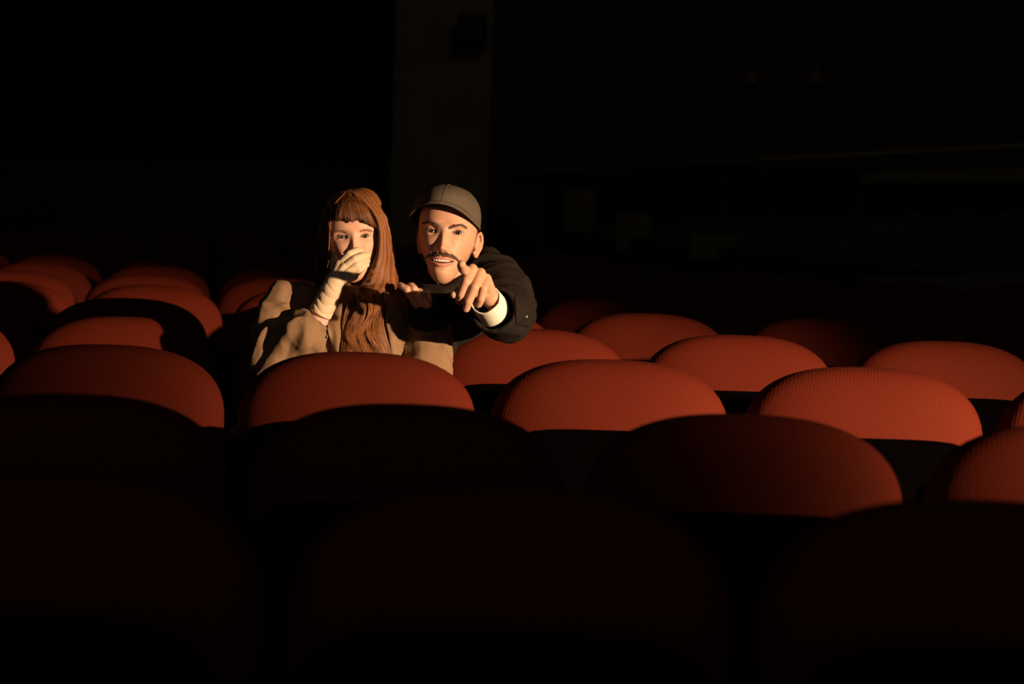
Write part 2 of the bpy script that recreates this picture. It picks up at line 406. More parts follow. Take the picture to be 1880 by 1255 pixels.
# navy seats up on the side gallery
me_nb = proto_mesh('backrest', *pad(.256, .685, .165, .26, .062, .012, n=32, m=6, lean=LEAN), M['blueseat'])
me_ns = proto_mesh('squab', *join(*[up[0]]), M['blueseat'])
me_nst = proto_mesh('standard', *box((0, -.05, .22), (.40, .06, .46), bev=.01), M['metal'], False)
for i, (px, py, dd) in enumerate([(1040, 322, 21.6), (1120, 318, 21.0), (1196, 311, 20.4), (1278, 306, 19.8), (1372, 308, 19.2), (1462, 304, 18.6), (1532, 300, 18.0), (1640, 330, 17.2), (1740, 330, 16.6), (1840, 332, 16.0)]):
    p = cam_pt(px, py, dd)
    t = thing('gallery_seat', 'dark navy seat on the raised side gallery, '+ORD[i+1]+' along from the pillar', 'theatre seat', (p[0], p[1], p[2]-.85), 'navy seats on the side gallery')
    for nm, me in (('backrest', me_nb), ('squab', me_ns), ('standard', me_nst)):
        o = bpy.data.objects.new(nm, me); COL.objects.link(o); o.parent = t

# ------------------------------------------------------------------ people: heads
def prof(z, tab):
    zs = np.array([t[0] for t in tab]); vs = np.array([t[1] for t in tab]); o = np.argsort(zs); zs, vs = zs[o], vs[o]
    g = np.linspace(-.13, .13, 521); y = np.interp(g, zs, vs); k = np.exp(-(np.arange(-30, 31)*.0005/.006)**2); k /= k.sum()
    y = np.convolve(np.pad(y, 30, 'edge'), k, 'valid'); return np.interp(z, g, y)

def head_mesh(P):
    nz, nt = 300, 340
    t = np.linspace(0, 1, nz); zt, zb = .118, -.118
    z = .45*(zb+(zt-zb)*t) + .55*((zt+zb)/2-(zt-zb)/2*np.cos(PI*t))
    Wd = prof(z, [(.118, .074), (.05, .0755), (.02, .076), (0, .0745), (-.02, .0715), (-.045, .066*P['jaw']**.4), (-.07, .0585*P['jaw']), (-.085, .052*P['jaw']**1.4), (-.118, .047*P['jaw']**1.6)])*P['wide']
    Fr = prof(z, [(.118, -.092), (.05, -.092), (.03, -.0945), (0, -.0905), (-.05, -.088), (-.085, -.087), (-.118, -.083)])
    Bk = prof(z, [(.118, .100), (.05, .100), (0, .098), (-.03, .085), (-.05, .066), (-.07, .042), (-.085, .020), (-.118, -.005)])
    cap = np.ones(nz); a = z > .045; cap[a] = np.sqrt(np.maximum(0, 1-((z[a]-.045)/.0731)**2.2)); b = z < -.082; cap[b] = np.sqrt(np.maximum(0, 1-((-.082-z[b])/.0361)**2.0))
    yc = (Fr+Bk)/2; hd = (Bk-Fr)/2*cap; w = Wd*cap
    lo = z < -.082; yc = yc + np.where(lo, -.006*((-.082-z)/.036), 0)
    u = np.linspace(-PI, PI, nt, endpoint=False); th = u-.45*np.sin(u)
    s, c = np.sin(th), np.cos(th); n = 2.3
    Z = np.repeat(z[:, None], nt, 1); ww = np.maximum(w, 1e-5)[:, None]; hh = np.maximum(hd, 1e-5)[:, None]
    r = (np.abs(s/ww)**n+np.abs(c/hh)**n)**(-1/n); X = r*s; Y = yc[:, None]-r*c
    front = sstep(.0, .45, np.repeat(c[None], nz, 0))
    G = lambda x0, z0, sx, sz: np.exp(-((X-x0)/sx)**2-((Z-z0)/sz)**2)
    G2 = lambda x0, z0, sx, sz: G(x0, z0, sx, sz)+G(-x0, z0, sx, sz)
    D = np.zeros_like(X); mz_ = P.get('mz', -.0675)+.0675
    # nose
    zt_ = [(.016, .0), (.006, .0015), (-.004, .005), (-.016, .0105), (-.028, .0160), (-.036, .0205), (-.041, .0225), (-.0455, .0205), (-.049, .0120), (-.0525, .0035), (-.056, 0)]
    zk = np.array([q[0] for q in zt_][::-1]); hk = np.array([q[1] for q in zt_][::-1])
    hz = np.interp(Z, zk, hk)*P['nose']; wn = np.interp(Z, [-.05, -.040, -.02, .0, .02], [.0105, .0112, .0082, .0068, .009])
    D -= hz*np.exp(-np.abs(X/wn)**2.3)
    D -= .0085*G2(.0125, -.0435, .0062, .0065)*P['nose']; D += .004*G2(.0063, -.0515, .0035, .0028)
    D -= .0035*G(0, -.041, .007, .007)
    # sockets, brow, cheeks, muzzle
    D += .0105*G2(P['eye_x']-.001, .003, .0175, .0125)
    D -= .0040*G2(.026, .0195, .020, .0075)*P['brow']; D -= .0035*G2(.043, -.028, .018, .016); D += .0025*G2(.055, -.055, .015, .02)
    D -= .0050*G(0, -.068, .030, .022); D -= .0042*G(0, -.101, .022, .014)*P['chin']; D += .0018*G(0, -.0885+(mz_-.0)*1.0, .016, .004)
    D += .0012*G(0, -.0575, .0035, .005)
    for sg in (-1, 1):   # smile folds
        xc = sg*(.0185+(-.045-Z)*.42); D += .0022*np.exp(-((X-xc)/.003)**2)*sstep(-.072, -.060, Z)*(1-sstep(-.050, -.042, Z))*P['smile']
        D -= .0030*G(sg*.033, -.045, .010, .014)*P['smile']
    # lips
    mz = P.get('mz', -.0675); hw = P['mouth']; xm = X/hw; cv = .0050*P['smile']*xm**2
    inl = np.clip(1-xm**2, 0, 1); op = P['open']
    u_in = mz+op*.45*inl**.7+cv; l_in = mz-op*.55*inl**.7+cv; u_out = mz+.0030*inl**.5+op*.45*inl**.6+P.get('ulip', .0046)*inl**.6-.0012*np.exp(-(X/.003)**2)+cv; l_out = mz-op*.55*inl**.6-.0105*inl**.6+cv
    lipU = (Z < u_out) & (Z > u_in) & (np.abs(xm) < 1); lipL = (Z > l_out) & (Z < l_in) & (np.abs(xm) < 1)
    du = np.clip((Z-u_in)/np.maximum(u_out-u_in, 1e-4), 0, 1); dl = np.clip((l_in-Z)/np.maximum(l_in-l_out, 1e-4), 0, 1)
    D -= np.where(lipU, .0042*np.sin(PI*np.clip(du*.8+.15, 0, 1))*inl**.4, 0); D -= np.where(lipL, .0052*np.sin(PI*np.clip(dl*.85+.1, 0, 1))*inl**.4, 0)
    mouth_in = (Z < u_in) & (Z > l_in) & (np.abs(xm) < .97)
    D += np.where(mouth_in, .010, 0)
    Y = Y + D*front
    # eyes: the lids follow the ball, the opening shows it
    R, Rl = .0145, .0158; eyes = []
    lash = np.zeros_like(X, bool); lidm = np.zeros_like(X)
    for sg in (-1, 1):
        ex, ez = sg*P['eye_x'], .0; ye = P['eye_y']
        dx, dz = X-ex, Z-ez; rho = np.sqrt(dx*dx+dz*dz)
        ys = ye-np.sqrt(np.maximum(Rl*Rl-rho**2, 0)); inside = (rho < Rl*.97) & (c[None] > .2)
        k = .0035; h_ = np.clip(.5+.5*(Y-ys)/k, 0, 1); sm = Y*(1-h_)+ys*h_-k*h_*(1-h_)
        Y = np.where(inside, sm, Y)
        q = dx*sg/.0141; tilt = .0011*q
        zu = P['lid_up']*np.clip(1-np.abs(q)**2.2, 0, 1)**.75+tilt; zl_ = -P['lid_lo']*np.clip(1-np.abs(q)**2.4, 0, 1)**.75+tilt
        opn = (dz < zu) & (dz > zl_) & (np.abs(q) < 1) & (c[None] > .2)
        Y = np.where(opn, ye-np.sqrt(np.maximum(R*R-rho**2, 0))+.0030, Y)
        lash |= inside & (dz >= zu) & (dz < zu+.0013) & (np.abs(q) < 1.05)
        lidm += np.exp(-((dz-zu-.0045)/.0012)**2)*(np.abs(q) < 1)*inside
        lidm += .4*np.exp(-((dz-zl_+.0012)/.0010)**2)*(np.abs(q) < 1)*inside
        eyes.append((ex, ye, ez, R))
    Y += .0010*np.clip(lidm, 0, 1)
    Zs = np.where(Z > .02, .02+(Z-.02)*P['crown'], Z)
    V = np.stack([X, Y, Zs], -1).reshape(-1, 3)
    ii, jj = np.meshgrid(np.arange(nz-1), np.arange(nt), indexing='ij'); j2 = (jj+1) % nt
    Fc = np.stack([ii*nt+jj, ii*nt+j2, (ii+1)*nt+j2, (ii+1)*nt+jj], -1).reshape(-1, 4)
    Fc = [tuple(q) for q in Fc.tolist()]; Fc.append(tuple(range(nt))[::-1]); Fc.append(tuple((nz-1)*nt+j for j in range(nt)))
    # colour
    C = np.ones((nz, nt, 3))*np.array(P['skin'])
    def mixc(mk_, col):
        m_ = np.clip(mk_, 0, 1)[..., None]; C[:] = C*(1-m_)+np.array(col)*m_
    mixc(P['blush']*G2(.043, -.035, .018, .014)*front, (.62, .22, .14)); mixc(.25*G(0, -.041, .01, .008)*front, (.60, .25, .15))
    if P.get('stubble'):
        mixc(P['stubble']*(1-sstep(-.070, -.030, Z))*sstep(.026, .056, np.abs(X)), (.28, .155, .095))
    lipc = ((lipU | lipL) & (c[None] > .2)).astype(float); mixc(lipc*.8, P['lip'])
    mixc(mouth_in*1.0*(c[None] > .2), (.05, .01, .01)); mixc(lash*.9, (.03, .015, .01)); mixc(.35*np.clip(lidm, 0, 1), (.28, .12, .08))
    mixc(.85*G2(.0063, -.0515, .0032, .0022)*front, (.10, .03, .02))
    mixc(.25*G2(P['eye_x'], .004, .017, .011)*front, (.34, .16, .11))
    sc = (Z > .062)*1.0*sstep(.058, .066, Z)+((Y > -.015) & (Z > -.045))*1.0; mixc(np.clip(sc, 0, 1)*P['scalp_k'], P['scalp'])
    return V, Fc, C.reshape(-1, 3), eyes, (nz, nt)

def ear_parts(sg, w=.0745):
    """outer ear in head coordinates, sg=+1 on +X"""
    pts = [(.000, -.004, -.020), (.004, .004, -.026), (.007, .010, -.018), (.013, .020, -.004), (.0145, .025, .012), (.013, .021, .024), (.010, .010, .030), (.006, .0, .024), (.003, -.003, .010)]
    rad = [.0045, .0055, .0050, .0040, .0038, .0040, .0038, .0035, .003]
    inner = [(.004, .014, -.006), (.008, .018, .008), (.007, .010, .018)]
    T = lambda q: (sg*(w-(.004 if sg > 0 else .011)+q[0]), .008+q[1], -.012+q[2])
    return [chain([T(q) for q in pts], rad), chain([T(q) for q in inner], [.0045, .004, .0035]), ell(T((.003, .011, .002)), (.0085, .016, .024)), ell(T((.001, -.004, -.002)), (.004, .004, .006))]

def xf(V, O, B, sc): return O+(np.asarray(V)*sc) @ B.T     # head coordinates -> hall

def basis(yaw, pitch, roll):
    """columns: head X, Y(back), Z; yaw>0 turns the face to picture right, pitch>0 lifts it, roll>0 sinks the picture-right side"""
    m = Matrix.Rotation(yaw, 3, 'Z') @ Matrix.Rotation(-pitch, 3, 'X'); m = Matrix.Rotation(roll, 3, 'Y') @ m
    C = np.stack([RT, FW, UP], 1); return C @ np.array(m)

def eyeball(O, B, sc, e, gaze_target, parent, iris):
    ex, ye, ez, R = e; c = xf([(ex, ye, ez)], O, B, sc)[0]; R = R*sc
    g = np.array(gaze_target)-c; x, y, a = frame(g); V = []; Cc = []; n, m = 40, 30
    for i in range(m+1):
        t = PI*(i/m)**1.5; rr = R*(1+.05*math.exp(-(t/.45)**2))
        for j in range(n):
            q = 2*PI*j/n; V.append(c+rr*(a*math.cos(t)+(x*math.cos(q)+y*math.sin(q))*max(math.sin(t), 1e-4)))
            Cc.append((.008, .006, .005) if t < .20 else (tuple(np.array(iris)*(.8+.4*((j*7) % 5)/4)) if t < .47 else ((.03, .02, .015) if t < .53 else (.46, .38, .33))))
    Fc = [(i*n+j, (i+1)*n+j, (i+1)*n+(j+1) % n, i*n+(j+1) % n) for i in range(m) for j in range(n)]
    return mk('eye', V, Fc, M['eyewhite'], parent, attrs={'tint': np.array(Cc)})

def bvh_of(*vf):
    v, f = join(*vf); return BVHTree.FromPolygons([Vector(p) for p in v.tolist()], f)
def cast(bvh, px, py):
    d = cam_pt(px, py, 1.0)-CP; L = np.linalg.norm(d); h = bvh.ray_cast(Vector(CP), Vector(d/L), 30)
    return None if h[0] is None else h[3]/L

def at_root(o, root): o.location = -Vector(root.location)

# ------------------------------------------------------------------ the woman
wx, wy = seat_xy(3, 0)
woman = thing('person', 'red-haired person in camel coat covering her mouth with a cream gloved hand', 'person', (wx, wy-.25, RAKE*wy))
PW = dict(wide=1.0, crown=.92, jaw=.95, nose=.88, eye_x=.0300, eye_y=-.0655, brow=.5, chin=.8, smile=1.0, mouth=.025, open=.0005, lid_up=.0050, lid_lo=.0040,
          skin=(.66, .360, .235), blush=.35, lip=(.50, .14, .11), scalp=(.06, .02, .008), scalp_k=1.0)
BW = basis(.06, .02, -.048); SW = 1.012; OW = cam_pt(649.5, 433.5, 4.63) - (BW @ np.array([0, -.088, 0]))*SW
hv, hf, hc, heyes, hg = head_mesh(PW); HWV = xf(hv, OW, BW, SW)
cp = cam_pt
neckW = xf([(0, .03, -.06), (0, .045, -.13), (0, .055, -.20)], OW, BW, 1.0)
shR, shL = cp(555, 562, 4.70), cp(768, 580, 4.74)     # shoulders, picture left and right
elR, wrR = cp(520, 655, 4.60), cp(597, 558, 4.555)
elL = cp(788, 690, 4.66); handL = cp(700, 770, 4.48)
hip = np.array([wx, wy-.18, RAKE*wy+.50]); chest = cp(660, 610, 4.74); waist = (hip+chest)/2+np.array([0, -.02, 0])
kneeR, kneeL = np.array([wx-.10, wy-.58, RAKE*wy+.50]), np.array([wx+.10, wy-.58, RAKE*wy+.50])
ankR, ankL = np.array([wx-.10, wy-.60, RAKE*(wy-.6)+.09]), np.array([wx+.10, wy-.60, RAKE*(wy-.6)+.09])
bodyW = blob([chain([neckW[0], neckW[1], neckW[2]], [.050, .050, .062]), chain([neckW[2], chest, waist, hip], [.07, .12, .11, .13]), chain([shR, chest, shL], [.042, .075, .040]),
              chain([shR, elR, wrR], [.045, .036, .024]), chain([shL, elL, handL], [.036, .032, .024]),
              chain([hip+np.array([-.08, 0, 0]), kneeR, ankR], [.085, .058, .036]), chain([hip+np.array([.08, 0, 0]), kneeL, ankL], [.085, .058, .036])], .007, 8)
nb = len(bodyW[0]); V, Fc = join((bodyW[0], bodyW[1]), (HWV, hf)); col = np.vstack([np.ones((nb, 3))*np.array(PW['skin']), hc])
wbody = mk('body', V, Fc, M['skin'], woman, attrs={'skin': col}); at_root(wbody, woman)
for e in heyes: eyeball(OW, BW, SW, e, CP+np.array([.05, 0, .02]), wbody, (.085, .060, .038))
# glove: back of the hand to us, fingers laid across the mouth
GD = 4.545
G_ = lambda px, py, d=0: cp(px, py, GD+d)
wrist = G_(615, 516, -.005)
knk = [G_(624, 484, .004), G_(632, 490, -.006), G_(640, 498, -.008), G_(649, 506, .0)]
fing = [[knk[0], G_(641, 466.5, -.004), G_(655, 459.5, .010), G_(664, 459.5, .022)], [knk[1], G_(651, 475, -.010), G_(666, 469, .004), G_(675, 467.5, .018)],
        [knk[2], G_(655, 486, -.010), G_(668, 479.5, .004), G_(675, 478.5, .016)], [knk[3], G_(660, 496, -.004), G_(669, 489, .006), G_(674, 486, .014)]]
gp = []
for k, fpts in enumerate(fing):
    rr = [.0105, .0098, .0090, .0072] if k < 3 else [.0095, .0088, .008, .0065]
    gp.append(chain(fpts, rr)); gp.append(cap_seg(wrist, .017, fpts[0], .0125))
palm_in = G_(640, 508, .012); gp += [cap_seg(palm_in, .012, knk[2], .012), cap_seg(wrist, .019, palm_in, .014)]
gp.append(chain([G_(617, 500, .018), G_(613, 485, .026), G_(613.5, 472, .030)], [.013, .0105, .0085]))
armp = [wrist, G_(610, 530, -.002), G_(600, 552, .004), G_(587, 576, .008)]
gp.append(chain(armp[:3], [.0255, .0275, .0285]))
gp.append(cap_seg(armp[2], .0285, G_(592, 567, .006), .029)); gp.append(pipe(armp[2], .0285, armp[3], .0305, wall=.005))
gV, gF, gN = blob(gp, .0016, 5)
axg = armp[0]-armp[3]
# gathers round the forearm, deepest near the hem
s_ = (gV-armp[3])@(axg/np.linalg.norm(axg)); x_, y_, a_ = frame(axg); ang = np.arctan2((gV-armp[3])@y_, (gV-armp[3])@x_)
wgt = np.clip(1-np.abs(s_-.040)/.055, 0, 1)**.7; q0 = G_(560, 560)-armp[3]; ANG0 = math.atan2(q0@y_, q0@x_)
ph = s_*2*PI/.019+1.9*np.sin(ang*1.0+.6)+1.1*np.sin(ang*2.0+s_*70)+.9*np.sin(ang*3.1+1)
amp_ = .0034*wgt*(.35+.65*(.5+.5*np.cos(ang-ANG0))); gV = gV+gN*((np.abs(np.sin(ph*.5))**.6-.6)*amp_)[:, None]
for k in range(3):      # seams of the fingers meet on the knuckles: small pleats
    p = (knk[k]+knk[k+1])/2; w_ = np.exp(-((gV-p)**2).sum(1)/.006**2); gV -= gN*(.0016*w_)[:, None]
bl = pipe(armp[2]*.3+armp[3]*.7, .0250, cp(574, 600, 4.575), .034, wall=.003); o = mk('blouse_cuff', *bl, M['blouse'], woman); at_root(o, woman)
glove = mk('glove', gV, gF, M['glove'], woman); at_root(glove, woman)
# her other gloved hand lies in her lap
lh = handL+np.array([0, -.02, -.01]); lq = [chain([handL, lh+np.array([-.03, -.02, 0])], [.024, .022])]
for k in range(4):
    a0 = lh+np.array([-.045, -.045+.019*k, .002]); ln_ = (.030, .036, .033, .026)[k]
    lq += [cap_seg(lh+np.array([-.01, -.02+.01*k, 0]), .016, a0, .011), chain([a0, a0+np.array([-ln_, -.004, -.002]), a0+np.array([-ln_*1.75, -.004, -.014])], [.0105, .0095, .008])]
lq.append(chain([lh+np.array([0, -.03, 0]), lh+np.array([-.025, -.065, -.004]), lh+np.array([-.050, -.080, -.008])], [.014, .0105, .0085]))
lg = blob(lq, .0024, 4); o = mk('glove', lg[0], lg[1], M['glove'], woman); at_root(o, woman)
# stitched darts on the back of the glove
bg = bvh_of((gV, gF)); sp_ = []
for a, b in ((( 621, 497), (639, 478)), ((629, 503), (648, 487)), ((617, 490), (630, 474))):
    pts = []
    for t in np.linspace(0, 1, 10):
        x, y = a[0]+(b[0]-a[0])*t, a[1]+(b[1]-a[1])*t-1.5*math.sin(PI*t); d = cast(bg, x, y)
        if d and d < 4.62: pts.append(cp(x, y, d-.0003))
    if len(pts) > 4: sp_.append(np.array(pts))
if sp_: st_o = mk('stitching', *tubes(sp_, [.00045]*len(sp_), 5), M['glove_line'], glove)

# coat
nrm = lambda v: np.array(v)/np.linalg.norm(v)
cuffc = G_(576, 592, -.012); sl_a = cp(528, 648, 4.59)
cw = [chain([cp(655, 575, 4.800), chest, waist+np.array([0, -.01, 0]), hip], [.115, .150, .155, .165]), chain([cp(590, 562, 4.770), cp(655, 552, 4.790), cp(725, 566, 4.780)], [.055, .062, .055]),
      chain([shR, cp(524, 556, 4.645), cp(508, 605, 4.610), cp(512, 668, 4.590)], [.060, .056, .056, .064]), ell(cp(518, 545, 4.625), (.044, .044, .050)),
      chain([cp(505, 668, 4.600), sl_a, cp(560, 612, 4.540)], [.058, .062, .050]), cap_seg(cp(548, 628, 4.570), .052, cp(562, 612, 4.550), .044), pipe(cp(556, 622, 4.555), .054, G_(584, 587, .012), .046, wall=.011),
      chain([shL, cp(785, 615, 4.700), cp(785, 690, 4.640)], [.062, .062, .064]), chain([elL, (elL+handL)/2, handL+(elL-handL)*.12], [.054, .050, .043]),
      chain([hip+np.array([-.07, 0, 0]), kneeR+np.array([0, .05, .01])], [.12, .085]), chain([hip+np.array([.07, 0, 0]), kneeL+np.array([0, .05, .01])], [.12, .085]),
      chain([hip+np.array([0, -.05, .0]), (kneeR+kneeL)/2], [.12, .07])]
cV, cF, cN = blob(cw, .0045, 7)
cV = folds(cV, cN, [(cp(515, 565, 4.630), .12, nrm(cp(560, 600, 4.670)-cp(500, 520, 4.670)), 9, 17, .020, 3.1), (cp(505, 650, 4.570), .13, nrm(cp(500, 690, 4.670)-cp(540, 600, 4.670)), 7, 20, .024, 8.3),
                    (cp(570, 640, 4.570), .11, nrm(cp(540, 680, 4.670)-cp(600, 600, 4.620)), 5, 18, .014, 1.9), (cp(780, 620, 4.660), .11, nrm(cp(740, 640, 4.670)-cp(800, 615, 4.670)), 6, 17, .014, 5.5),
                    (cp(700, 620, 4.670), .12, (0, 0, 1), 5, 14, .006, 2.2)])
wcoat = mk('coat', cV, cF, M['wool'], woman); at_root(wcoat, woman)
bc = bvh_of((cV, cF))
def cloth_patch(name, rows, bvh, off, th, m, parent, root=None, nu=10, nv=26, dmax=9, lift=None):
    """a piece of cloth lying on the surface below it; rows = [((x,y) left edge, (x,y) right edge), ...]"""
    L = catmull([(a[0], a[1], 0) for a, b in rows], nv); Rr = catmull([(b[0], b[1], 0) for a, b in rows], nv); V = []; D = []
    for i in range(nv):
        for j in range(nu):
            t = j/(nu-1); x, y = L[i, :2]*(1-t)+Rr[i, :2]*t; d = cast(bvh, x, y); D.append(d if d and d < dmax else np.nan)
    D = np.array(D).reshape(nv, nu); D = np.where(np.isnan(D), np.nanmedian(D), D)
    for _ in range(3):
        P_ = np.pad(D, 1, 'edge'); D = np.minimum(D, (P_[:-2, 1:-1]+P_[2:, 1:-1]+P_[1:-1, :-2]+P_[1:-1, 2:])/4)
    for k in range(2):
        for i in range(nv):
            for j in range(nu):
                t = j/(nu-1); x, y = L[i, :2]*(1-t)+Rr[i, :2]*t; o_ = off*(1+(.8*math.sin(PI*t) if lift is None else lift(t, i/(nv-1)))); V.append(cp(x, y, D[i, j]-o_+k*(th+off*.9)))
    N_ = nv*nu; Fc = []
    for i in range(nv-1):
        for j in range(nu-1):
            a = i*nu+j; Fc.append((a, a+nu, a+nu+1, a+1)); Fc.append((N_+a, N_+a+1, N_+a+nu+1, N_+a+nu))
    E_ = [j for j in range(nu)]+[i*nu+nu-1 for i in range(1, nv)]+[(nv-1)*nu+j for j in range(nu-2, -1, -1)]+[i*nu for i in range(nv-2, 0, -1)]
    for i in range(len(E_)): a, b = E_[i], E_[(i+1) % len(E_)]; Fc.append((a, b, N_+b, N_+a))
    o = mk(name, V, Fc, m, parent)
    if root is not None: at_root(o, root)
    return o
cloth_patch('lapel', [((702, 548), (712, 548)), ((703, 562), (742, 566)), ((708, 590), (741, 590)), ((714, 620), (739, 622)), ((719, 652), (735, 652)), ((722, 690), (728, 690))], bc, .011, .005, M['wool'], wcoat)
cloth_patch('lapel', [((618, 556), (632, 556)), ((606, 572), (632, 574)), ((600, 592), (630, 592)), ((606, 625), (628, 622)), ((614, 660), (626, 655)), ((618, 690), (624, 690))], bc, .011, .005, M['wool'], wcoat)
cloth_patch('collar', [((704, 536), (716, 536)), ((703, 550), (738, 556)), ((704, 568), (738, 566)), ((706, 590), (716, 586))], bc, .016, .004, M['wool'], wcoat, nv=14)
for (x, y) in ((601, 612), (598.5, 618)):
    d = cast(bc, x, y)
    if d: mk('button', *ell(cp(x, y, d-.001), (.0042, .002, .0042)), M['button'], wcoat)
mk('shoe', *blob([chain([ankR+np.array([0, .02, -.04]), ankR+np.array([0, -.13, -.06])], [.038, .030])], .006, 3)[:2], M['shoe'], woman).location = -woman.location
mk('shoe', *blob([chain([ankL+np.array([0, .02, -.04]), ankL+np.array([0, -.13, -.06])], [.038, .030])], .006, 3)[:2], M['shoe'], woman).location = -woman.location
tw = blob([chain([kneeR+np.array([0, .10, 0]), kneeR, ankR+np.array([0, 0, .03])], [.080, .072, .052]), chain([kneeL+np.array([0, .10, 0]), kneeL, ankL+np.array([0, 0, .03])], [.080, .072, .052])], .007, 5)
mk('trousers', tw[0], tw[1], M['trousers'], woman).location = -woman.location

# hair: scalp layer + strands
nz, nt = hg; HV = hv.reshape(nz, nt, 3)
def hair_zone(X, Y, Z): return (Z > .060) | ((Y > -.020) & (Z > -.085)) | ((Y > -.070) & (Z > .004) & (np.abs(X) > .052))
ctr = np.array([0, .0, .02]); sh_v = ctr+(hv-ctr)*np.array([1.05, 1.05, 1.045]); mask = hair_zone(hv[:, 0], hv[:, 1], hv[:, 2])
sf = [q for q in hf if len(q) == 4 and all(mask[i] for i in q)]
step = sf
used = sorted({i for q in sf for i in q}); rem = {a: b for b, a in enumerate(used)}
shellV = xf(sh_v[used], OW, BW, SW); shellF = [tuple(rem[i] for i in q) for q in sf]
bh = bvh_of((HWV, hf)); ball = bvh_of((HWV, hf), (cV, cF), (gV, gF)); bbody = bvh_of((HWV, hf), (cV, cF))
paths, rads, cols = [], [], []
def tone(k):
    a = np.array([.22, .078, .024]); b = np.array([.42, .18, .068]); return a*(1-k)+b*k if k >= 0 else a*(1+k)
# right-hand fall: (y, inner x, outer x, depth inner, depth outer)
lev = [(351, 638, 652, 4.700, 4.735), (355, 650, 670, 4.670, 4.740), (370, 661, 690, 4.645, 4.730), (390, 682, 706, 4.640, 4.730), (412, 692, 714, 4.640, 4.740), (434, 694, 720, 4.640, 4.740), (470, 690, 726, 4.635, 4.730),
       (500, 677, 729, 4.630, 4.710), (522, 664, 730, 4.635, 4.690), (548, 644, 717, 0, 0), (580, 631, 705, 0, 0), (615, 626, 708, 0, 0), (655, 624, 717, 0, 0), (690, 626, 720, 0, 0)]
OY = {0: -5, 1: -10, 2: -14, 3: -5}
def fall(n, lay):
    for _ in range(n):
        a = rng.random(); cl = round(a*16)/16; a = a*.80+cl*.20+rng.normal(0, .010); a = min(max(a, 0), 1.0); b = rng.random() if lay is None else lay; ph1 = a*5.0+.15*rng.normal(); pts = []
        f_in = a; stop = 14 if rng.random() > .06 else rng.integers(10, 14)
        for k, (y, xi, xo, di, do) in enumerate(lev[:stop]):
            x = xi+(xo-xi)*(f_in**(1.0 if k > 1 else .8)); low = max(0, k-7)
            x += min(low, 5)*1.9*math.sin(ph1+k*1.25)*(.35+.65*math.sin(PI*a))+rng.normal(0, .35)
            if di: d = di+(do-di)*f_in**1.6+.05*b*min(1, k/3)
            else:
                h = cast(bbody, x, y); h = h if h and h < 4.9 else 4.70; d = min(h, 4.68)-.012-.008*b-.005*math.sin(ph1*2+k)
            if 1 < k < 9: d = d-.012*math.sin(PI*a)
            pts.append(cp(x, y+OY.get(k, 0)*f_in, d))
        paths.append(catmull(pts, 32)); rads.append(.00055); cols.append(tone(np.clip(.22*math.sin(a*31)-.05+.22*rng.normal(), -.6, 1)))
fall(4400, None); fall(1800, 0.0)
for cx, cy, sd, n_ in ((648, 578, 1, 70), (668, 588, 1, 60), (682, 572, 1, 60)):   # locks that curl over the straight fall
    for _ in range(n_):
        o_ = rng.normal(0, 2.2); pts = []
        for k in range(9):
            y = cy-50+k*15; x = cx+o_*(1+.10*k)+sd*(11*math.sin(k*.85)+3*k*.3); h = cast(bbody, x, y); h = h if h and h < 4.9 else 4.70; pts.append(cp(x, y, min(h, 4.68)-.026-.004*math.sin(k)-.003*rng.random()))
        paths.append(catmull(pts, 34)); rads.append(.0005); cols.append(tone(np.clip(.15+.25*rng.normal(), -.4, 1)))
# far side, mostly unlit
lev2 = [(350, 640, 632, 4.700, 4.710), (357, 630, 612, 4.670, 4.720), (374, 616, 600, 4.645, 4.720), (392, 608, 592, 4.635, 4.730), (434, 605, 584, 4.635, 4.730), (475, 604, 579, 4.650, 4.760), (510, 600, 578, 4.700, 4.800), (545, 596, 580, 4.750, 4.830)]
for _ in range(700):
    a = rng.random(); b = rng.random(); pts = []; cl = round(a*10)/10; a = a*.6+cl*.4
    for k, (y, xi, xo, di, do) in enumerate(lev2):
        pts.append(cp(xi+(xo-xi)*a+rng.normal(0, .5)+(k > 4)*1.5*math.sin(cl*40+k), y, di+(do-di)*a+.05*b*min(1, k/3)))
    paths.append(catmull(pts, 26)); rads.append(.0009); cols.append(tone(np.clip(.3*rng.normal(), -.5, 1)))
# back of the head
for _ in range(1500):
    a = rng.random(); g = PI*(a-.5)*1.42; g = g if abs(g) < 1.0 or rng.random() < .7 else math.copysign(1.0+.75*rng.random(), g); pts = []; ln = .24+.06*rng.random()
    for k, (z, r_) in enumerate([(.113, .02), (.100, .054), (.06, .073), (.02, .079), (-.04, .080), (-.10, .078), (-ln, .076)]):
        pts.append((r_*math.sin(g), .012+r_*1.18*math.cos(g)*(1 if k < 5 else 1.0), z+rng.normal(0, .0015)))
    paths.append(xf(catmull(pts, 22), OW, BW, SW)); rads.append(.0010); cols.append(tone(.2*rng.normal()))
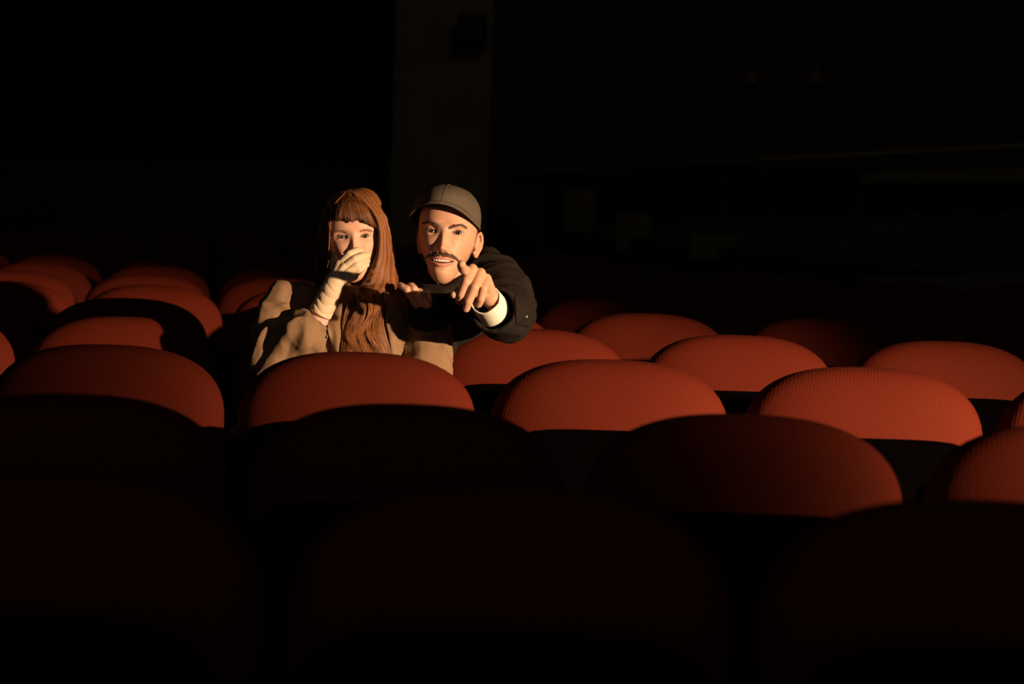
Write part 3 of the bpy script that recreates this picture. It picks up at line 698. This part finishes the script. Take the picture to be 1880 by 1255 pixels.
# fringe, swept towards picture right
def fringe_bottom(s):
    x = 609+s*76; y = 403.5+3.0*s+2.2*math.sin(s*17)+1.0*math.sin(s*41+1)
    if s > .80: x = 670+(s-.8)*115; y = 407+(s-.8)*62
    return x, y
for _ in range(3300):
    s = rng.random(); cl = round(s*13)/13; s = s*.72+cl*.28; s = min(max(s, 0), 1); bx, by = fringe_bottom(s); by += rng.normal(0, .7)
    rx = 639+(s-.35)*30+rng.normal(0, 1.5); ry = 355-4*math.sin(PI*s)+rng.normal(0, 1.2); pts = [cp(rx, ry, 4.685+.035*rng.random())]
    lay = rng.random()*.006
    for t in (.22, .45, .66, .84, 1.0):
        x = rx+(bx-rx)*(t**.75 if s < .6 else t**.9)-2.5*math.sin(PI*t)*(1-s); y = ry+(by-ry)*t; h = cast(bh, x, y); h = h if h and h < 4.78 else 4.71
        pts.append(cp(x+(2.5*t*t if .25 < s < .8 else 0), y, h-(.012+.006*math.sin(PI*t))*(1.15-.35*t)-lay))
    paths.append(catmull(pts, 18)); rads.append(.00042); cols.append(tone(np.clip(-.25+.25*math.sin(cl*30)+.2*rng.normal(), -.6, 1)*.9))
ug = []; nu_ = 24
for k, (y, xi, xo, di, do) in enumerate(lev):
    for j in range(nu_+1):
        a = j/nu_; x = xi+2+(xo-xi-3)*a
        if di: d = di+(do-di)*a**1.6+.012-(.012*math.sin(PI*a) if 1 < k < 9 else 0)
        else:
            h = cast(bbody, x, y); h = h if h and h < 4.9 else 4.70; d = min(h, 4.68)-.011
        ug.append(cp(x, y+OY.get(k, 0)*a+1, d))
uF = [(i*(nu_+1)+j, i*(nu_+1)+j+1, (i+1)*(nu_+1)+j+1, (i+1)*(nu_+1)+j) for i in range(len(lev)-1) for j in range(nu_)]
n0_ = len(shellV); shellV = np.vstack([shellV, np.array(ug), np.array(ug)+FW*.02]); shellF = shellF+[tuple(n0_+i for i in q) for q in uF]+[tuple(n0_+len(ug)+i for i in q[::-1]) for q in uF]
hV, hF = tubes(paths, rads); hC = np.vstack([np.tile(c, (3*len(p), 1)) for c, p in zip(cols, paths)])
HV_ = np.vstack([shellV, hV]); HF_ = np.vstack([np.array(shellF), hF+len(shellV)]); HC_ = np.vstack([np.tile(np.array([.16, .055, .018]), (len(shellV), 1)), hC])
whair = mk('hair', HV_, HF_, M['hair'], woman, attrs={'tint': HC_}); at_root(whair, woman)

def hairs_on(bvh, curve, n, wid, ln, dirf, r=.00035, lift=.0008, sw=1.0):
    """short hairs laid on the face; curve in photo coordinates (x, y, half width)"""
    C_ = catmull([(a, b, w_) for a, b, w_ in curve], 60); out = []
    for _ in range(n):
        t = rng.random(); i = min(58, int(t*59)); a, b, hw = C_[i]; tx, ty = C_[i+1][:2]-C_[i][:2]; q = math.hypot(tx, ty)+1e-6
        o = (rng.random()*2-1)*hw; x, y = a-ty/q*o, b+tx/q*o; dx, dy = dirf(t, o/hw if hw else 0); L_ = ln*(.7+.6*rng.random()); pts = []
        for k in range(4):
            xx_, yy_ = x+dx*L_*k/3+.3*rng.normal()*k/3, y+dy*L_*k/3; d = cast(bvh, xx_, yy_)
            if d is None: break
            pts.append(cp(xx_, yy_, d-lift-.0010*math.sin(PI*k/3)))
        if len(pts) == 4: out.append(np.array(pts))
    return out
eb = hairs_on(bh, [(613.5, 427.5, .9), (622, 424.5, 1.5), (631, 425, 1.6), (637, 427, 1.3)], 130, 1, 3.2, lambda t, o: (-.8 if t < .8 else -.3, -.35), r=.0003)
o = mk('eyebrow', *tubes(eb, [.00034]*len(eb)), M['paintedbrow'], wbody)
eb = hairs_on(bh, [(661, 425, 1.3), (668, 423, 1.6), (676, 423, 1.4), (684, 426, .9)], 130, 1, 3.2, lambda t, o: (.8 if t > .2 else .3, -.35), r=.0003)
o = mk('eyebrow', *tubes(eb, [.00034]*len(eb)), M['paintedbrow'], wbody)

# ------------------------------------------------------------------ the man
mx_, my_ = seat_xy(4, 1)
man = thing('person', 'moustached person in grey flat cap and dark coat pointing at the viewer', 'person', (mx_, my_-.30, RAKE*my_))
PM = dict(ulip=.0062, mz=-.0712, wide=.915, crown=.80, jaw=.78, nose=.84, eye_x=.0312, eye_y=-.0655, brow=1.2, chin=1.1, smile=.8, mouth=.0285, open=.0072, lid_up=.0047, lid_lo=.0042,
          skin=(.60, .315, .190), blush=.15, lip=(.55, .20, .15), scalp=(.11, .06, .035), scalp_k=.75, stubble=.45)
BM = basis(-.06, .10, .075); SM = 1.112; OM = cp(815.5, 424.0, 4.62) - (BM @ np.array([0, -.088, 0]))*SM
mv, mf, mc, meyes, _g = head_mesh(PM); HMV = xf(mv, OM, BM, SM)
neckM = xf([(0, .03, -.06), (0, .055, -.12), (0, .085, -.16)], OM, BM, SM)
ears = [(xf(v, OM, BM, SM), f) for sg in (1, -1) for v, f in ear_parts(sg, .0745*.93)]
eb_ = blob(ears, .0014, 4)
msL, msR = cp(896, 512, 4.84), cp(752, 592, 4.93)
elM, wrM = cp(938, 588, 4.66), cp(906, 560, 4.44)
chM = cp(822, 575, 4.92); hipM = np.array([mx_, my_-.16, RAKE*my_+.55])
elM2, wrM2 = cp(800, 640, 4.83), cp(786, 585, 4.66)
kM = [np.array([mx_+s_*.13, my_-.55, RAKE*my_+.50]) for s_ in (-1, 1)]; aM = [np.array([mx_+s_*.13, my_-.50, RAKE*(my_-.5)+.09]) for s_ in (-1, 1)]
bodyM = blob([chain(list(neckM), [.050, .052, .060]), chain([neckM[2], chM, (chM+hipM)/2, hipM], [.062, .095, .115, .135]), chain([msR, chM, msL], [.05, .085, .05]), chain([msL, elM, elM*.2+wrM*.8], [.052, .042, .028]), chain([msR, elM2, wrM2], [.052, .042, .028]),
              chain([hipM+np.array([-.09, 0, 0]), kM[0], aM[0]], [.09, .062, .04]), chain([hipM+np.array([.09, 0, 0]), kM[1], aM[1]], [.09, .062, .04])], .008, 8)
# pointing hand (his left): index towards us, three fingers hanging
H = lambda px, py, d: cp(px, py, d)
w0 = H(899, 545, 4.385)
mcp = [H(858, 500, 4.315), H(867, 494, 4.310), H(882, 501, 4.315), H(893, 511, 4.330)]
mfing = [[mcp[0], H(850, 493, 4.275), H(847.5, 488, 4.250), H(847.5, 484.5, 4.230)],
         [mcp[1], H(856, 517, 4.275), H(847, 541, 4.280), H(843.5, 553, 4.295)],
         [mcp[2], H(871, 528, 4.270), H(860, 553, 4.275), H(856, 566, 4.285)],
         [mcp[3], H(888, 529, 4.295), H(883, 549, 4.300), H(879, 558, 4.310)]]
mrad = [[.0130, .0120, .0110, .0096], [.0136, .0120, .0110, .0097], [.0132, .0116, .0107, .0095], [.0120, .0106, .0100, .0090]]
hp = []
for fp, rr in zip(mfing, mrad): hp += [chain(fp, rr), cap_seg(w0, .021, fp[0], .0125)]
hp += [cap_seg(H(872, 522, 4.352), .017, H(890, 535, 4.365), .020), cap_seg(H(868, 512, 4.340), .016, w0, .020)]
hp += [chain([H(880, 535, 4.370), H(856, 533, 4.335), H(842, 534, 4.305), H(833, 541, 4.285)], [.016, .0125, .0108, .0090])]
hp += [cap_seg(w0, .024, H(915, 560, 4.450), .026)]
hand1 = blob(hp, .0014, 4)
# resting hand (his right): fingers lie over her shoulder
H2 = lambda px, py, d=4.640: cp(px, py, d)
w2 = H2(787, 586.0, 4.660); ends = [((757, 544.0), (748, 532.0), (740, 527.0), (735, 523.5)), ((766, 541.0), (760, 530.0), (756, 525.0), (753, 523.5)), ((776, 551.0), (773, 542.0), (771, 537.0), (770, 534.0)), ((785, 559.0), (786, 553.0), (786, 548.0), (786, 544.0))]
hq = []
for k, e in enumerate(ends):
    pts = [H2(e[0][0], e[0][1], 4.625), H2(e[1][0], e[1][1], 4.608), H2(e[2][0], e[2][1], 4.615), H2(e[3][0], e[3][1], 4.625)]
    hq += [chain(pts, [.0120, .0105, .0095, .0085]), cap_seg(w2, .018, pts[0], .0120)]
hq += [cap_seg(w2, .020, wrM2, .020)]
hand2 = blob(hq, .0016, 4)
skinM = np.array(PM['skin'])
V, Fc = join((bodyM[0], bodyM[1]), (HMV, mf), (eb_[0], eb_[1]), (hand1[0], hand1[1]), (hand2[0], hand2[1]))
nE = len(eb_[0]); col = np.vstack([np.tile(skinM, (len(bodyM[0]), 1)), mc, np.tile(skinM*np.array([1.05, .92, .9]), (nE, 1)), np.tile(skinM*1.02, (len(hand1[0]), 1)), np.tile(skinM, (len(hand2[0]), 1))])
mbody = mk('body', V, Fc, M['skin'], man, attrs={'skin': col}); at_root(mbody, man)
for e in meyes: eyeball(OM, BM, SM, e, CP+np.array([.10, 0, .25]), mbody, (.045, .028, .016))
bm_ = bvh_of((HMV, mf))
# nails
def nail(tip, prev, r, side):
    a = nrm(tip-prev); n_ = nrm(side-a*np.dot(side, a)); t_ = np.cross(a, n_); c_ = tip+n_*r*.80-a*r*.05
    return ell((0, 0, 0), (.0048, .0014, .0065))[0] @ np.stack([t_, n_, a], 0)+c_, ell((0, 0, 0), (1, 1, 1))[1]
toCam = -FW
nl = [nail(np.array(fp[3]), np.array(fp[2]), rr[3], toCam) for fp, rr in list(zip(mfing, mrad))[1:]]
for v_, f_ in nl: o = mk('fingernail', v_, f_, mat_nail if 'mat_nail' in globals() else M['skin'], mbody, attrs={'skin': np.tile(skinM*np.array([1.12, 1.12, 1.15]), (len(v_), 1))})
# teeth
tt = []
for k in range(-3, 4):
    x = k*.0054; w_ = .0055 if abs(k) < 2 else .0052; hh_ = .0056-.00020*abs(k)*abs(k)
    v_, f_ = box((x, -.0885+.0065*(x/.02)**2, -.0690+.0012*(x/.02)**2), (w_, .004, hh_), bev=.0007); tt.append((xf(v_, OM, BM, SM), f_))
mk('teeth', *join(*tt), M['teeth'], mbody)['kind'] = 'stuff'
# brows and moustache
e1 = hairs_on(bm_, [(777.5, 411, .6), (788, 408, 1.6), (797, 410.5, 2.1), (807, 417, 2.0)], 300, 1, 4.6, lambda t, o: (-.85, -.30 if t < .75 else -.9))
mk('eyebrow', *tubes(e1, [.00042]*len(e1)), M['darkhair'], mbody)
e2 = hairs_on(bm_, [(823.5, 420, 1.6), (834, 415.5, 2.1), (845, 413.5, 1.8), (856, 420.5, .6)], 280, 1, 4.6, lambda t, o: (.85, -.30 if t > .25 else -.9))
mk('eyebrow', *tubes(e2, [.00042]*len(e2)), M['darkhair'], mbody)
mu = hairs_on(bm_, [(780.5, 473.5, 1.0), (787, 468.5, 2.4), (797, 465.3, 3.1), (806, 465, 3.0), (812, 466, 2.6), (819, 466.5, 3.2), (828, 469, 3.1), (835, 472.5, 2.4), (840.5, 478, 1.2)], 1300, 1, 3.8,
              lambda t, o: ((-.85 if t < .48 else .85), .55+.25*abs(t-.48)*2), lift=.0006)
mk('moustache', *tubes(mu, [.00042]*len(mu)), M['darkhair'], mbody)

H2_ = lambda px, py: cp(px, py, 4.665)
# coat of the man
cm = [chain([neckM[2], chM, (chM+hipM)/2, hipM], [.085, .128, .150, .17]), chain([cp(838, 555, 4.92), cp(884, 516, 4.86)], [.085, .080]), chain([cp(800, 575, 4.95), cp(752, 600, 4.95)], [.085, .072]),
      ell(cp(812, 590, 4.84), (.13, .09, .075)), chain([cp(768, 502, 4.80), cp(778, 528, 4.72), cp(790, 537, 4.69), cp(815, 545, 4.665), cp(842, 532, 4.70), cp(866, 508, 4.82)], [.036, .034, .030, .026, .030, .036]), chain([cp(786, 554, 4.76), cp(815, 568, 4.72), cp(845, 554, 4.76)], [.045, .048, .045]),
      chain([cp(890, 507, 4.86), cp(920, 530, 4.77), cp(934, 570, 4.67)], [.078, .076, .068]), cap_seg(cp(934, 570, 4.67), .070, cp(934, 582, 4.57), .062),
      cap_seg(cp(934, 582, 4.57), .060, cp(925, 577, 4.50), .050), pipe(cp(934, 582, 4.57), .066, cp(906, 567, 4.405), .059, wall=.009),
      chain([cp(745, 600, 4.95), elM2, wrM2+nrm(elM2-wrM2)*.035], [.075, .060, .044]), chain([elM2, wrM2, H2_(784, 582), H2_(771, 553)], [.058, .048, .046, .036]),  # sleeve carried over the palm: dark cloth in place of shade
      chain([hipM+np.array([-.08, 0, 0]), kM[0]+np.array([0, .12, 0])], [.13, .10]), chain([hipM+np.array([.08, 0, 0]), kM[1]+np.array([0, .12, 0])], [.13, .10])]
kV, kF, kN = blob(cm, .0048, 6)
kV = folds(kV, kN, [(cp(905, 500, 4.82), .11, nrm(cp(900, 520, 4.7)-cp(940, 480, 4.7)), 5, 15, .012, 4.4), (cp(945, 540, 4.68), .13, nrm(cp(900, 560, 4.6)-cp(980, 530, 4.6)), 6, 16, .015, 7.7), (cp(930, 600, 4.5), .10, nrm(cp(900, 590, 4.5)-cp(960, 610, 4.5)), 5, 14, .010, 2.9), (cp(810, 580, 4.8), .15, (0, 0, 1), 5, 12, .010, 6.1)])
mcoat = mk('coat', kV, kF, M['coat'], man); at_root(mcoat, man)
bk_ = bvh_of((kV, kF))
for (x, y) in ((963, 581),):
    d = cast(bk_, x, y)
    if d: mk('button', *join(ell(cp(x, y, d-.006), (.0085, .003, .0085)), ell(cp(x, y, d-.010), (.0025, .0015, .0025))), M['button'], mcoat)
cloth_patch('sleeve_strap', [((945, 540), (968, 546)), ((946, 560), (974, 566)), ((947, 580), (976, 584)), ((947, 594), (970, 600))], bk_, .003, .002, M['coat'], mcoat, nv=14)
# shirt cuff round the wrist
ca, cb = cp(891, 549, 4.385), cp(907, 572, 4.445)
sc_ = join(pipe(ca, .0385, cb, .0430, wall=.0030, n=64, k=12))
v_ = sc_[0].copy(); x_, y_, a_ = frame(cb-ca); an = np.arctan2((v_-ca)@y_, (v_-ca)@x_); v_ += (nrm(ca-cb)[None])*(.002*np.sin(an*2+.5)+.0012*np.sin(an*5))[:, None]
cuff = mk('shirt_cuff', v_, sc_[1], M['shirt'], man); at_root(cuff, man); bcf = bvh_of((v_, sc_[1]))
try:
    cloth_patch('cuff_tab', [((900, 527), (908, 526)), ((903, 536), (914, 534)), ((907, 547), (918, 545)), ((912, 556), (919, 557))], bcf, .0028, .0018, M['shirt'], cuff, nv=16, dmax=4.5)
    d = cast(bcf, 913, 548)
    if d: mk('button', *ell(cp(913, 548, d-.005), (.0042, .002, .0042)), M['shirtbutton'], cuff)
except Exception as ex: print('cuff', ex)
for s_ in (0, 1):
    o = mk('shoe', *blob([chain([aM[s_]+np.array([0, .02, -.045]), aM[s_]+np.array([0, -.15, -.06])], [.042, .034])], .006, 3)[:2], M['shoe'], man); at_root(o, man)
tm = blob([chain([hipM+np.array([s_*.09, 0, 0]), kM[i]+np.array([0, 0, 0]), aM[i]+np.array([0, 0, .03])], [.12, .085, .058]) for i, s_ in enumerate((-1, 1))], .008, 5)
o = mk('trousers', tm[0], tm[1], M['trousers'], man); at_root(o, man)

# flat cap: crown pulled forward over a stiff curved peak, worn tipped
BC = basis(-.08, .10, .15)
OC = OM + (BM @ np.array([-.0060, .002, .064]))*SM
def cap_pt(p): return xf([p], OC, BC, SM)[0]
n, m_ = 96, 26; V = []; Fc = []
for i in range(m_+1):
    t = i/m_; ang_ = PI/2*(1-t)                       # t=0 rim ... 1 top
    for j in range(n):
        q = 2*PI*j/n; fr = max(0, -math.sin(q))       # front is -Y
        rx_, ry_ = .0835, .1040+.020*fr**2
        rad_ = math.sin(ang_)**.80
        z = .001+.058*math.cos(ang_)**.80*(1-.16*fr*math.sin(ang_)) - .024*max(0, math.sin(q))*(1-t) - .036*abs(math.cos(q))**3*(1-t)**2
        pf = 1+.020*math.sin(PI*t)
        V.append((rx_*math.cos(q)*rad_*pf, .004+ry_*math.sin(q)*rad_*pf, z-.0045*fr*fr*(1-t)))
for i in range(m_):
    for j in range(n): Fc.append((i*n+j, i*n+(j+1) % n, (i+1)*n+(j+1) % n, (i+1)*n+j))
Fc.append(tuple(m_*n+j for j in range(n)))
Vc = np.array(V)
for i, p in enumerate(Vc):
    w1 = noise.noise(Vector(p*22)); Vc[i] += nrm(p+1e-6)*(.0028*w1)
in_ = Vc[:n]*np.array([.97, .97, 1])+np.array([0, 0, .004]); V2 = np.vstack([Vc, in_]); b0 = len(Vc)
for j in range(n): Fc.append((j, b0+j, b0+(j+1) % n, (j+1) % n))
crown = mk('flat_cap', xf(V2, OC, BC, SM), Fc, M['cap'], man); at_root(crown, man)
V = []; Fc = []; nb_, nr_ = 60, 10; TH = .0042
for k in range(2):
    for i in range(nb_+1):
        q = math.radians(-84+168*i/nb_); cx, cy = math.sin(q), -math.cos(q)
        for j in range(nr_+1):
            t = j/nr_; ext = .038*max(0, math.cos(q))**.75; rr_ = 1
            x = cx*(.0805+.006*t); y = .004+cy*(.104)-ext*t*max(0, -cy)**.3
            z = .007-.014*t*math.cos(q)-.034*(abs(x)/.082)**2.2 - TH*k
            V.append((x, y, z))
A = (nb_+1)*(nr_+1); w_ = nr_+1
for i in range(nb_):
    for j in range(nr_):
        a = i*w_+j; Fc.append((a, a+1, a+w_+1, a+w_)); Fc.append((A+a, A+a+w_, A+a+w_+1, A+a+1))
for i in range(nb_):
    a = i*w_+nr_; Fc.append((a, A+a, A+a+w_, a+w_)); a = i*w_; Fc.append((a, a+w_, A+a+w_, A+a))
for e in (0, nb_*w_):
    for j in range(nr_): Fc.append((e+j, A+e+j, A+e+j+1, e+j+1))
peak = mk('brim', xf(V, OC, BC, SM), Fc, M['cap'], crown)
ps = []
for off_ in (.9, ):
    ps.append(np.array([cap_pt(V[i*w_+int(nr_*off_)])+BC[:, 2]*.0006 for i in range(nb_+1)]))
ps.append(np.array([cap_pt(Vc[i*n+3*n//4]*1.006) for i in range(m_)]))
ps.append(np.array([cap_pt(Vc[i*n+n//4]*1.006) for i in range(m_)]))
mk('seam', *tubes(ps, [.0007]*len(ps), 5), M['capseam'], crown)
